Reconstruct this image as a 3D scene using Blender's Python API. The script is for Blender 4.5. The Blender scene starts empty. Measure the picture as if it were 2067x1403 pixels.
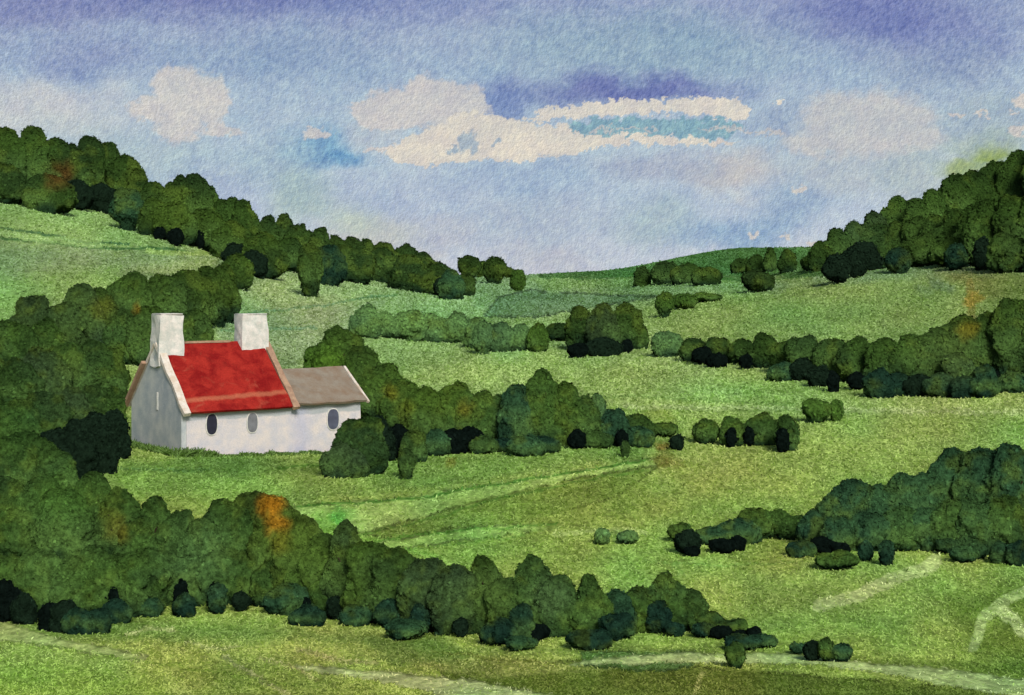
import bpy, math, random
import numpy as np
random.seed(7); rng = np.random.default_rng(7)
C = bpy.context.scene.collection
F = 2871.0; HX = 1033.5; HY = 585.0          # 50 mm lens on 36 mm, in photograph pixels; eye level row
R = math.radians

# ------------------------------------------------------------------ noise
def _h(i, j, k, s):
    n = (i.astype(np.int64)*374761393 + j.astype(np.int64)*668265263 + k.astype(np.int64)*2147483647 + s*1274126177) & 0xffffffff
    n = ((n ^ (n >> 13))*1103515245) & 0xffffffff
    n = ((n ^ (n >> 16))*362437) & 0xffffffff
    return ((n ^ (n >> 15)) & 0xffff)/65535.0
def vnoise(x, y, z=None, s=0):
    x = np.asarray(x, float); y = np.asarray(y, float)
    z = np.zeros_like(x) if z is None else np.asarray(z, float)
    i, j, k = np.floor(x), np.floor(y), np.floor(z)
    fx, fy, fz = x-i, y-j, z-k
    fx, fy, fz = [t*t*(3-2*t) for t in (fx, fy, fz)]
    def L(a, b, t): return a+(b-a)*t
    def g(a, b, c): return _h(i+a, j+b, k+c, s)
    return L(L(L(g(0,0,0), g(1,0,0), fx), L(g(0,1,0), g(1,1,0), fx), fy),
             L(L(g(0,0,1), g(1,0,1), fx), L(g(0,1,1), g(1,1,1), fx), fy), fz)
def fbm(x, y, z=None, s=0, o=4, r=.5):
    t = 0; a = 1; n = 0; f = 1
    for q in range(o):
        t = t+a*vnoise(np.asarray(x)*f, np.asarray(y)*f, None if z is None else np.asarray(z)*f, s+q*17)
        n += a; a *= r; f *= 2.03
    return t/n
def lin(c):
    c = np.asarray(c, float)/255.0
    return np.where(c <= .04045, c/12.92, ((c+.055)/1.055)**2.4)
def sm(a, b, x):
    t = np.clip((x-a)/(b-a), 0, 1); return t*t*(3-2*t)

# ------------------------------------------------------------------ terrain: a height field z(u = x/y, y)
COLS = [
 (-900, [(1403,30),(1270,40),(1000,58),(900,68),(700,98),(540,135),(400,180),(280,225)]),
 (0,    [(1403,30),(1270,40),(1030,56),(930,68),(700,100),(570,135),(440,172),(395,200),(350,240)]),
 (300,  [(1403,30),(1250,42),(1010,60),(915,71),(750,95),(610,125),(545,148),(480,180),(430,225)]),
 (600,  [(1403,30),(1245,42),(1020,60),(918,72),(800,92),(700,122),(610,155),(565,185),(535,235)]),
 (900,  [(1403,30),(1290,39),(1100,53),(950,68),(900,76),(800,98),(710,132),(620,178),(590,220),(562,280)]),
 (1200, [(1403,30),(1305,37),(1100,53),(950,68),(900,76),(800,100),(705,135),(640,175),(590,235),(546,330)]),
 (1500, [(1403,30),(1320,36),(1110,52),(900,78),(800,100),(715,128),(600,185),(562,235),(497,330)]),
 (1800, [(1403,30),(1330,35),(1130,50),(900,78),(790,100),(700,125),(600,165),(550,190),(470,250)]),
 (2067, [(1403,30),(1340,35),(1140,49),(900,76),(780,100),(660,132),(560,170),(430,235)]),
 (3000, [(1403,30),(1340,35),(1130,49),(850,76),(700,100),(560,132),(430,170),(300,235)]),
]
CU = np.array([(c[0]-HX)/F for c in COLS])
LY = np.linspace(math.log(28), math.log(420), 260)
TAB = np.zeros((len(COLS), 260)); ZRID = np.zeros(len(COLS)); YRID = np.zeros(len(COLS))
for n, (px, pts) in enumerate(COLS):
    ly = np.log([p[1] for p in pts]); py = np.array([p[0] for p in pts], float)
    # smooth interpolation of py over log y
    v = np.interp(LY, ly, py)
    k = np.hanning(31); k /= k.sum()
    lo = LY < ly[-1]
    vv = np.concatenate([np.full(15, 0.0)+v[0]-(np.arange(15, 0, -1))*(v[1]-v[0]), v, np.full(15, v[-1])])
    vs = np.convolve(vv, k, 'valid')
    TAB[n] = (HY-vs)/F*np.exp(LY)
    yr = pts[-1][1]; zr = (HY-pts[-1][0])/F*yr
    m = np.exp(LY) > yr
    TAB[n][m] = np.minimum(TAB[n][m], zr)
    YRID[n] = yr; ZRID[n] = zr
# cottage site: a levelled shelf
HB = np.array([(366-HX)/F*71.5, 71.5])
HROT = R(38)
def height(u, y):
    u = np.asarray(u, float); y = np.asarray(y, float)
    u, y = np.broadcast_arrays(u, y)
    uc = np.clip(u, CU[0], CU[-1])
    ci = np.clip(np.searchsorted(CU, uc)-1, 0, len(CU)-2)
    t = (uc-CU[ci])/(CU[ci+1]-CU[ci]); t = t*t*(3-2*t)*.6+t*.4
    l = np.clip((np.log(np.maximum(y, 1e-3))-LY[0])/(LY[1]-LY[0]), 0, 258.999)
    li = l.astype(int); lt = l-li
    z0 = TAB[ci, li]*(1-lt)+TAB[ci, li+1]*lt
    z1 = TAB[ci+1, li]*(1-lt)+TAB[ci+1, li+1]*lt
    z = z0*(1-t)+z1*t
    far = sm(420, 1500, y); z = z*(1-far)+(-14)*far
    x = u*np.maximum(y, 25)
    lx = (x-HB[0])*math.cos(HROT)+(y-HB[1])*math.sin(HROT)
    lyy = -(x-HB[0])*math.sin(HROT)+(y-HB[1])*math.cos(HROT)
    dd = np.hypot(np.maximum(np.abs(lx-5.0)-5.4, 0), np.maximum(np.abs(lyy-2.4)-3.0, 0))
    w = 1-sm(0, 5.5, dd)
    shelf = -8.40-0.055*np.clip(lx, -1, 11)
    return z*(1-w)+shelf*w
YS = np.exp(np.linspace(math.log(28), math.log(420), 1600))
def at(px, py):
    """ground point seen at a photograph pixel"""
    u = (px-HX)/F
    z = height(np.full_like(YS, u), YS)
    row = HY-z/YS*F
    hit = np.nonzero(row <= py)[0]
    i = hit[0] if len(hit) else int(np.argmin(row))
    y = YS[i]
    return np.array([u*y, y, z[i]])

# ------------------------------------------------------------------ mesh helpers
def mesh_obj(name, co, faces, mat, parent=None, col=None, smooth=True, quads=None):
    me = bpy.data.meshes.new(name)
    co = np.asarray(co, np.float32)
    if isinstance(faces, np.ndarray):
        nf, k = faces.shape
        me.vertices.add(len(co)); me.vertices.foreach_set('co', co.ravel())
        me.loops.add(nf*k); me.loops.foreach_set('vertex_index', faces.astype(np.int32).ravel())
        me.polygons.add(nf); me.polygons.foreach_set('loop_start', np.arange(0, nf*k, k, dtype=np.int32))
        me.update(calc_edges=True)
    else:
        me.from_pydata(co.tolist(), [], faces)
    if smooth: me.polygons.foreach_set('use_smooth', np.ones(len(me.polygons), bool))
    if col is not None:
        a = me.color_attributes.new('col', 'FLOAT_COLOR', 'POINT')
        c4 = np.ones((len(co), 4), np.float32); c4[:, :3] = col
        a.data.foreach_set('color', c4.ravel())
    me.materials.append(mat); me.update()
    o = bpy.data.objects.new(name, me); C.objects.link(o)
    if parent: o.parent = parent
    return o
def tag(o, label=None, cat=None, group=None, kind=None):
    if label: o['label'] = label
    if cat: o['category'] = cat
    if group: o['group'] = group
    if kind: o['kind'] = kind
    return o
def empty(name, loc, rz=0):
    o = bpy.data.objects.new(name, None); C.objects.link(o); o.location = loc; o.rotation_euler = (0, 0, rz)
    o.empty_display_size = .3
    return o

# ------------------------------------------------------------------ materials
def newmat(name):
    m = bpy.data.materials.new(name); m.use_nodes = True
    nt = m.node_tree; nt.nodes.clear()
    return m, nt, nt.nodes, nt.links
def nd(nt, t, **kw):
    n = nt.nodes.new(t)
    for k, v in kw.items():
        if k.startswith('i_'): n.inputs[k[2:].replace('_', ' ')].default_value = v
        else: setattr(n, k, v)
    return n
def mth(nt, op, a, b=None, clamp=False):
    n = nt.nodes.new('ShaderNodeMath'); n.operation = op; n.use_clamp = clamp
    for i, v in enumerate((a, b)):
        if v is None: continue
        if isinstance(v, (int, float)): n.inputs[i].default_value = v
        else: nt.links.new(v, n.inputs[i])
    return n.outputs[0]
def mixc(nt, fac, a, b, mode='MIX'):
    n = nt.nodes.new('ShaderNodeMix'); n.data_type = 'RGBA'; n.blend_type = mode
    for i, v in ((0, fac), (6, a), (7, b)):
        if isinstance(v, (int, float)): n.inputs[i].default_value = v
        elif isinstance(v, (tuple, list, np.ndarray)): n.inputs[i].default_value = (*[float(q) for q in v[:3]], 1)
        else: nt.links.new(v, n.inputs[i])
    return n.outputs[2]
def noise(nt, vec, scale, detail=4, rough=.6, dist=0.0):
    n = nt.nodes.new('ShaderNodeTexNoise'); n.inputs['Scale'].default_value = scale
    n.inputs['Detail'].default_value = detail; n.inputs['Roughness'].default_value = rough; n.inputs['Distortion'].default_value = dist
    if vec is not None: nt.links.new(vec, n.inputs['Vector'])
    return n.outputs['Fac']
def mapv(nt, vec, sc=(1,1,1), loc=(0,0,0)):
    n = nt.nodes.new('ShaderNodeMapping'); n.inputs['Scale'].default_value = sc; n.inputs['Location'].default_value = loc
    nt.links.new(vec, n.inputs['Vector']); return n.outputs['Vector']
def rng_map(nt, v, a, b, c, d, clamp=True):
    n = nt.nodes.new('ShaderNodeMapRange'); n.clamp = clamp
    nt.links.new(v, n.inputs[0])
    for i, q in enumerate((a, b, c, d)): n.inputs[i+1].default_value = q
    return n.outputs[0]
def finish(nt, col, height_=None, bump=.3, dist=.1, rough=.95, spec=.0, lean=0):
    b = nt.nodes.new('ShaderNodeBsdfPrincipled'); o = nt.nodes.new('ShaderNodeOutputMaterial')
    b.inputs['Roughness'].default_value = rough; b.inputs['Specular IOR Level'].default_value = spec
    if isinstance(col, (tuple, list, np.ndarray)): b.inputs['Base Color'].default_value = (*[float(q) for q in col[:3]], 1)
    else: nt.links.new(col, b.inputs['Base Color'])
    nrm_ = None
    if lean:      # crown normals bent towards the southern sky to flatten their shading
        g_ = nt.nodes.new('ShaderNodeNewGeometry'); mx = nt.nodes.new('ShaderNodeMix'); mx.data_type = 'VECTOR'
        mx.inputs[0].default_value = lean; nt.links.new(g_.outputs['Normal'], mx.inputs[4]); mx.inputs[5].default_value = (.1, -.62, .78)
        nz = nt.nodes.new('ShaderNodeVectorMath'); nz.operation = 'NORMALIZE'; nt.links.new(mx.outputs[1], nz.inputs[0]); nrm_ = nz.outputs[0]
    if height_ is not None:
        bp = nt.nodes.new('ShaderNodeBump'); bp.inputs['Strength'].default_value = bump; bp.inputs['Distance'].default_value = dist
        nt.links.new(height_, bp.inputs['Height'])
        if nrm_ is not None: nt.links.new(nrm_, bp.inputs['Normal'])
        nt.links.new(bp.outputs[0], b.inputs['Normal'])
    nt.links.new(b.outputs[0], o.inputs[0])

def attr_mat(name, coordscale, gscale, lo, hi, bump, bdist, tuft=None, detail=6, rough=.8, far=False, lean=0):
    """vertex colour x granular noise, with real relief"""
    m, nt, N, L = newmat(name)
    a = nd(nt, 'ShaderNodeVertexColor', layer_name='col')
    g = nd(nt, 'ShaderNodeNewGeometry')
    v = mapv(nt, g.outputs['Position'], coordscale)
    f = noise(nt, v, gscale, detail, rough)
    gr = rng_map(nt, f, .40, .60, lo, hi)
    if far:
        ff = noise(nt, mapv(nt, g.outputs['Position'], coordscale, (9, 9, 4)), 1.5, 3, .7, 1.0)
        gr = mth(nt, 'MULTIPLY', gr, rng_map(nt, ff, .36, .64, .74, 1.28))
    col = mixc(nt, 1.0, a.outputs['Color'], gr, 'MULTIPLY')
    if tuft:
        # pale and dark flecks of grass
        f2 = noise(nt, mapv(nt, g.outputs['Position'], coordscale, (31, 7, 3)), tuft[0], 5, .78, 1.6)
        pale = rng_map(nt, f2, .50, .58, 0, 1)
        f3 = noise(nt, mapv(nt, g.outputs['Position'], coordscale, (3, 57, 9)), tuft[0]*.8, 5, .78, 1.0)
        dk = rng_map(nt, f3, .50, .60, 0, 1)
        col = mixc(nt, pale, col, mixc(nt, 1.0, col, (tuft[1], tuft[1]*.96, tuft[1]*1.05), 'MULTIPLY'))
        col = mixc(nt, dk, col, mixc(nt, 1.0, col, (tuft[2]*.9, tuft[2], tuft[2]*.85), 'MULTIPLY'))
        f = mth(nt, 'ADD', f, mth(nt, 'MULTIPLY', f2, .6))
    finish(nt, col, f, bump, bdist, lean=lean)
    return m
M_GROUND = attr_mat('painted_grass', (1, .4, .4), 5.0, .74, 1.26, .4, .08, tuft=(6.0, 1.20, .80), far=True)
M_FOL = attr_mat('foliage', (1, 1, 1), 4.5, .55, 1.5, .5, .12, detail=7, rough=.82, lean=.6)
def bark():
    m, nt, N, L = newmat('bark')
    g = nd(nt, 'ShaderNodeNewGeometry'); f = noise(nt, mapv(nt, g.outputs['Position'], (6, 6, 1.5)), 3, 6, .7)
    finish(nt, mixc(nt, f, (.02, .016, .01), (.09, .07, .045)), f, .6, .03)
    return m
M_BARK = bark()
def plaster(name, c1, c2, sc=2.2):
    m, nt, N, L = newmat(name)
    tc = nd(nt, 'ShaderNodeTexCoord').outputs['Object']
    f = noise(nt, tc, sc, 5, .6); f2 = noise(nt, tc, 14, 5, .75)
    c = mixc(nt, rng_map(nt, f, .35, .65, 0, 1), c1, c2)
    c = mixc(nt, 1.0, c, rng_map(nt, f2, .3, .7, .86, 1.1), 'MULTIPLY')
    finish(nt, c, f2, .55, .05)
    return m
K = np.array([.90, .93, .88]); KF = np.array([.68, .78, .64])      # surfaces' reflectance for a given tone in the photograph
# ------------------------------------------------------------------ ground sheet
def paint_ground(px, py):
    """meadow colours: px, py = where each ground point lies on the survey grid of the view"""
    wx = px+34*(fbm(px/70, py/40, s=3)-.5)*2; wy = py+16*(fbm(px/60, py/30, s=5)-.5)*2
    col = np.zeros(px.shape+(3,))
    def put(c, m):
        nonlocal col
        m = m[..., None]; col = col*(1-m)+lin(c)*m
    P1 = (px+5*(fbm(px/18, py/12, s=9)-.5)*2, py+5*(fbm(px/18, py/12, s=11)-.5)*2)
    P2 = (px+6*(fbm(px/30, py/20, s=21)-.5)*2, py+6*(fbm(px/30, py/20, s=23)-.5)*2)
    def poly(pts, soft=6, w=True):
        X, Y = (wx, wy) if w else P1
        a_ = np.array(pts, float); B = (X > a_[:,0].min()-soft-4) & (X < a_[:,0].max()+soft+4) & (Y > a_[:,1].min()-soft-4) & (Y < a_[:,1].max()+soft+4)
        mm = np.zeros(X.shape); dd_ = np.full(X.shape, 1e9)
        if B.any(): mm[B], dd_[B] = poly_(pts, soft, X[B], Y[B])
        return mm, dd_
    def poly_(pts, soft, X, Y):
        X, Y = X, Y
        ins = np.zeros(X.shape, bool); dist = np.full(X.shape, 1e9)
        n = len(pts)
        for i in range(n):
            (x0, y0), (x1, y1) = pts[i], pts[(i+1) % n]
            c = ((y0 > Y) != (y1 > Y)) & (X < (x1-x0)*(Y-y0)/((y1-y0) or 1e-9)+x0)
            ins ^= c
            dx, dy = x1-x0, y1-y0; t = np.clip(((X-x0)*dx+(Y-y0)*dy)/(dx*dx+dy*dy+1e-9), 0, 1)
            dist = np.minimum(dist, np.hypot(X-x0-t*dx, Y-y0-t*dy))
        sd = np.where(ins, dist, -dist)
        return sm(-soft, soft, sd), dist
    def line(pts, wid, c, a=1, soft=1.5):
        nonlocal col
        a_ = np.array(pts, float); B = (P2[0] > a_[:,0].min()-wid-4) & (P2[0] < a_[:,0].max()+wid+4) & (P2[1] > a_[:,1].min()-wid-4) & (P2[1] < a_[:,1].max()+wid+4)
        if not B.any(): return
        X, Y = P2[0][B], P2[1][B]
        d = np.full(X.shape, 1e9)
        for (x0, y0), (x1, y1) in zip(pts, pts[1:]):
            dx, dy = x1-x0, y1-y0; t = np.clip(((X-x0)*dx+(Y-y0)*dy)/(dx*dx+dy*dy), 0, 1)
            d = np.minimum(d, np.hypot(X-x0-t*dx, Y-y0-t*dy))
        if a >= .8: lines_.append((B, .6*(d < wid+1)))
        m_ = (a*(1-sm(wid-soft, wid+soft, d)))[:, None]; col[B] = col[B]*(1-m_)+lin(c)*m_
    # broad rows of colour with distance
    rows = [(480,(92,124,72)),(560,(112,142,92)),(620,(122,150,90)),(700,(132,158,92)),(800,(140,166,86)),(900,(138,162,82)),
            (1000,(138,160,78)),(1100,(138,160,76)),(1200,(140,164,80)),(1300,(144,166,78)),(1403,(140,164,76))]
    ry = [r[0] for r in rows]; rc = np.array([lin(r[1]) for r in rows])
    for k in range(3): col[..., k] = np.interp(wy, ry, rc[:, k])
    keep_ = []; lines_ = []
    S = [ # polygon, colour, alpha, soft, dark edge
      ([(-900,200),(450,400),(450,545),(250,560),(-900,640)], (132,156,96), 1, 14, 0),
      ([(-900,420),(0,400),(300,440),(440,515),(0,480),(-900,460)], (134,164,94), .8, 8, 0),
      ([(-900,490),(0,492),(180,505),(430,520),(300,545),(0,600),(-900,620)], (124,150,100), .85, 16, 0),
      ([(-900,600),(0,560),(250,535),(250,590),(100,620),(0,700),(-900,700)], (130,166,90), .8, 16, 0),
      ([(440,600),(600,545),(800,570),(1000,590),(960,640),(720,610),(700,720),(440,720)], (138,162,104), .95, 16, 0),
      ([(440,640),(760,610),(700,680),(620,760),(560,760),(440,700)], (126,152,104), .8, 16, 0),
      ([(940,560),(1100,560),(1080,600),(1000,625),(960,620)], (126,156,104), .85, 8, 0),
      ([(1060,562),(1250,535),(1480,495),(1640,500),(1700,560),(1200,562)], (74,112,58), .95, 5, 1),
      ([(1060,562),(1640,560),(1640,572),(1100,584)], (116,146,84), .9, 5, 0),
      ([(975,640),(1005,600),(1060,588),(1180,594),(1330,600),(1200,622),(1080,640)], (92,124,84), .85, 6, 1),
      ([(1290,610),(1500,590),(1760,568),(2067,560),(2900,560),(2900,700),(1400,690),(1290,650)], (124,152,82), .9, 14, 0),
      ([(1500,620),(1900,590),(1900,640),(1500,660)], (110,142,74), .5, 20, 0),
      ([(1900,555),(2400,540),(2400,640),(2040,630)], (104,112,56), .7, 14, 0),
      ([(560,760),(700,690),(1000,720),(1400,740),(1500,800),(900,830),(600,830)], (136,158,94), .7, 20, 0),
      ([(1180,800),(2900,800),(2900,845),(1400,835),(1180,815)], (150,172,96), .7, 10, 0),
      ([(700,760),(1100,720),(1500,760),(1700,800),(1200,800),(900,790)], (146,168,90), .6, 20, 0),
      ([(560,920),(1290,900),(1330,925),(900,985),(620,1015),(200,990),(180,950),(400,930)], (118,150,72), .75, 12, 0),
      ([(230,925),(560,930),(720,940),(640,960),(250,955)], (96,128,60), .75, 10, 0),
      ([(250,960),(620,975),(560,1000),(400,1040),(260,1010)], (132,164,78), .7, 10, 0),
      ([(560,1025),(640,1018),(800,1008),(950,984),(1150,955),(1330,924),(1350,935),(1180,962),(1000,1010),(850,1045),(740,1075),(690,1070),(640,1060)], (152,182,96), 1, 3, 1),
      ([(700,1030),(640,1030),(620,1100),(900,1130),(800,1090),(720,1075)], (112,160,66), .7, 14, 0),
      ([(730,1080),(850,1045),(960,1012),(1200,960),(1330,940),(1250,1000),(1050,1060),(900,1068),(800,1088)], (112,140,64), .8, 8, 1),
      ([(750,1098),(900,1072),(1040,1058),(1130,1064),(1000,1085),(900,1095),(800,1110)], (148,180,92), .9, 4, 1),
      ([(900,1010),(1300,960),(1350,1040),(1100,1080)], (112,130,54), .45, 24, 0),
      ([(1320,885),(1345,890),(1380,930),(1375,950),(1345,935)], (112,108,48), .5, 10, 0),
      ([(1500,1140),(1900,1130),(2900,1130),(2900,1260),(1900,1260),(1500,1280)], (128,158,76), .7, 26, 0),
      ([(1900,1200),(2900,1130),(2900,1340),(1960,1330)], (100,126,50), .75, 20, 0),
      ([(-900,1250),(0,1262),(240,1290),(600,1260),(1400,1310),(1300,1330),(900,1335),(600,1330),(0,1300),(-900,1300)], (146,164,80), .8, 8, 0),
      ([(-900,1290),(0,1300),(300,1330),(800,1500),(-900,1500)], (144,168,82), .9, 12, 0),
      ([(-900,1330),(60,1345),(330,1372),(330,1420),(-900,1420)], (126,158,56), .5, 24, 0),
      ([(250,1300),(600,1300),(720,1340),(560,1345),(400,1340)], (150,162,80), .5, 14, 0),
      ([(330,1345),(590,1362),(900,1420),(400,1420)], (122,144,64), .6, 8, 0),
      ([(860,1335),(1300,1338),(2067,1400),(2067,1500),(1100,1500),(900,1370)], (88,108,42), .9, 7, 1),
      ([(800,1330),(1000,1325),(1250,1350),(1000,1368),(850,1352)], (138,154,78), .8, 7, 0),
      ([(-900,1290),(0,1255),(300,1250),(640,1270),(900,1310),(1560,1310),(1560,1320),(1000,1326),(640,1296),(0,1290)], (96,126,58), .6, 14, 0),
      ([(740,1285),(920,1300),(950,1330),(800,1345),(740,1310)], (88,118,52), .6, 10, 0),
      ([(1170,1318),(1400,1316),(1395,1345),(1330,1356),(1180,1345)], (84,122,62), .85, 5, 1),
      ([(1700,1340),(2900,1330),(2900,1390),(2100,1368)], (92,118,46), .8, 10, 0),
    ]
    for p, c, a, sf, e in S:
        m, d = poly(p, sf, sf > 8); put(c, m*a)
        if c in ((152,182,96), (148,180,92)): keep_.append(m*.7)
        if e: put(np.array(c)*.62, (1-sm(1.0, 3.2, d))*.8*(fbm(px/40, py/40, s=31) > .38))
    smooth_ = np.zeros(px.shape)
    # pale tracks
    for pts, c, a in (
      ([(590,1343),(780,1358),(960,1375),(1150,1412),(960,1420),(760,1375),(600,1352)], (180,198,126), .95),
      ([(1380,1318),(1620,1322),(1760,1340),(1900,1350),(2067,1372),(2400,1400),(2400,1440),(1980,1398),(1800,1362),(1640,1342),(1420,1338),(1150,1344),(1200,1330)], (176,198,124), .95),
      ([(0,1255),(120,1290),(300,1325),(280,1335),(100,1305),(-200,1270)], (176,192,116), .7)):
        m, d = poly(pts, 2.5, False); smooth_ = np.maximum(smooth_, m); put(c, m*a); put(np.array(c)*.55, (1-sm(.8, 2.6, d))*.55)
    for pts, w, c, a in (
      ([(0,460),(80,470),(150,488),(260,494)], 2.2, (60,98,60), .9), ([(0,484),(90,488),(220,504),(330,500),(430,516)], 2.4, (64,104,56), .9),
      ([(-300,470),(0,472),(200,495)], 7, (150,184,112), .6), ([(300,508),(430,514)], 5, (156,184,98), .6),
      ([(500,632),(620,622),(720,604),(800,598)], 2, (84,128,84), .7), ([(440,668),(640,664)], 2.5, (84,128,90), .6),
      ([(1090,562),(1300,560),(1480,566),(1640,560)], 2, (66,106,52), .8), ([(1150,560),(1230,540),(1300,556)], 2, (60,98,50), .7),
      ([(1400,625),(1560,600),(1700,575)], 1.6, (92,122,58), .7), ([(1250,822),(1600,828),(2067,835),(2400,840)], 5, (160,178,112), .7),
      ([(1100,795),(1400,808),(1600,818)], 3, (112,142,70), .6), ([(1200,830),(1600,832),(1800,836)], 1.8, (104,134,60), .6),
      ([(560,948),(640,940),(660,934)], 2.2, (70,110,40), .9), ([(200,940),(330,950),(420,948)], 2.5, (80,116,60), .7),
      ([(600,1022),(820,1010),(980,980),(1150,955),(1300,930)], 2.2, (72,122,44), .9), ([(720,1080),(880,1046),(1000,1010),(1160,975),(1300,950)], 2, (84,122,48), .8),
      ([(740,1096),(860,1080),(960,1068),(1120,1060)], 1.8, (84,132,50), .8), ([(800,1112),(950,1095),(1060,1080)], 1.6, (96,140,60), .6),
      ([(1120,1080),(1240,1070),(1300,1078)], 5, (160,178,104), .6), ([(1300,1132),(1450,1142),(1600,1135)], 2, (110,146,66), .6),
      ([(1650,1222),(1730,1205),(1790,1175),(1860,1150),(1890,1135)], 13, (180,198,124), .85), ([(1965,1305),(1985,1250),(2020,1215),(2080,1190),(2200,1160)], 11, (172,194,118), .85),
      ([(2025,1235),(2055,1265),(2100,1300),(2200,1350)], 14, (180,200,126), .9),
      ([(1400,1400),(1420,1360)], 4, (150,164,90), .6), ([(450,1325),(520,1370),(600,1420)], 5, (150,158,100), .7),
      ([(520,1330),(600,1352),(640,1375)], 4, (162,164,104), .6), ([(600,1310),(700,1340),(760,1338)], 5, (150,152,96), .6),
      ([(260,1280),(300,1270),(350,1270)], 4, (176,184,116), .7), ([(380,1300),(420,1310),(480,1306)], 3, (170,178,110), .6),
      ([(870,1318),(1010,1332),(1120,1340)], 2, (92,104,40), .7), ([(0,1395),(60,1340),(160,1350)], 3, (108,140,48), .4),
      ([(60,1296),(200,1322),(360,1345),(600,1390)], 2, (100,134,44), .6), ([(1960,570),(1958,620),(1965,660)], 8, (118,114,56), .5)):
        line(pts, w, c, a)
    for x, y, r, c, a in ((1340,902,14,(118,98,44),.7),(1352,930,16,(104,104,44),.6),(1960,600,22,(140,128,50),.7),(1900,580,24,(96,124,84),.7),(1860,590,22,(96,124,80),.5),
                          (700,1045,26,(84,154,62),.8),(870,1285,60,(84,116,50),.4),(820,930,14,(116,112,30),.8),(900,940,16,(120,124,48),.7),(1330,855,40,(128,138,60),.5),(130,1000,60,(90,130,56),.6),
                          (1215,1084,15,(92,128,60),.8),(1265,1086,20,(104,136,66),.7),(1370,1150,14,(104,140,66),.4),(1830,1150,10,(80,100,46),.7)):
        d = np.hypot(wx-x, (wy-y)*1.3)/r; put(c, a*(1-sm(.5, 1.15, d)))
    # pigment pooling: large soft mottles and fine granulation
    g = fbm(px/90, py/45, s=41, o=3); col *= (0.74+.52*g)[..., None]
    g = fbm(px/9, py/7, s=43, o=3, r=.7); col *= (0.72+.56*g)[..., None]
    g = fbm(px/160, py/80, s=47, o=2)[..., None]; col = col*(1-(g-.5)*np.array([.5, 0, .1]))
    for m in keep_: smooth_ = np.maximum(smooth_, m)
    for B_, m in lines_: smooth_[B_] = np.maximum(smooth_[B_], m)
    for pts, w in (([(1650,1222),(1730,1205),(1790,1175),(1860,1150),(1890,1135)],12),([(1965,1305),(1985,1250),(2020,1215),(2080,1190)],10),([(2025,1235),(2055,1265),(2100,1300)],13)):
        for (x0, y0), (x1, y1) in zip(pts, pts[1:]):
            dx, dy = x1-x0, y1-y0; t = np.clip(((px-x0)*dx+(py-y0)*dy)/(dx*dx+dy*dy), 0, 1)
            smooth_ = np.maximum(smooth_, .8*(np.hypot(px-x0-t*dx, py-y0-t*dy) < w))
    return np.clip(col, .005, 1), smooth_

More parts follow.
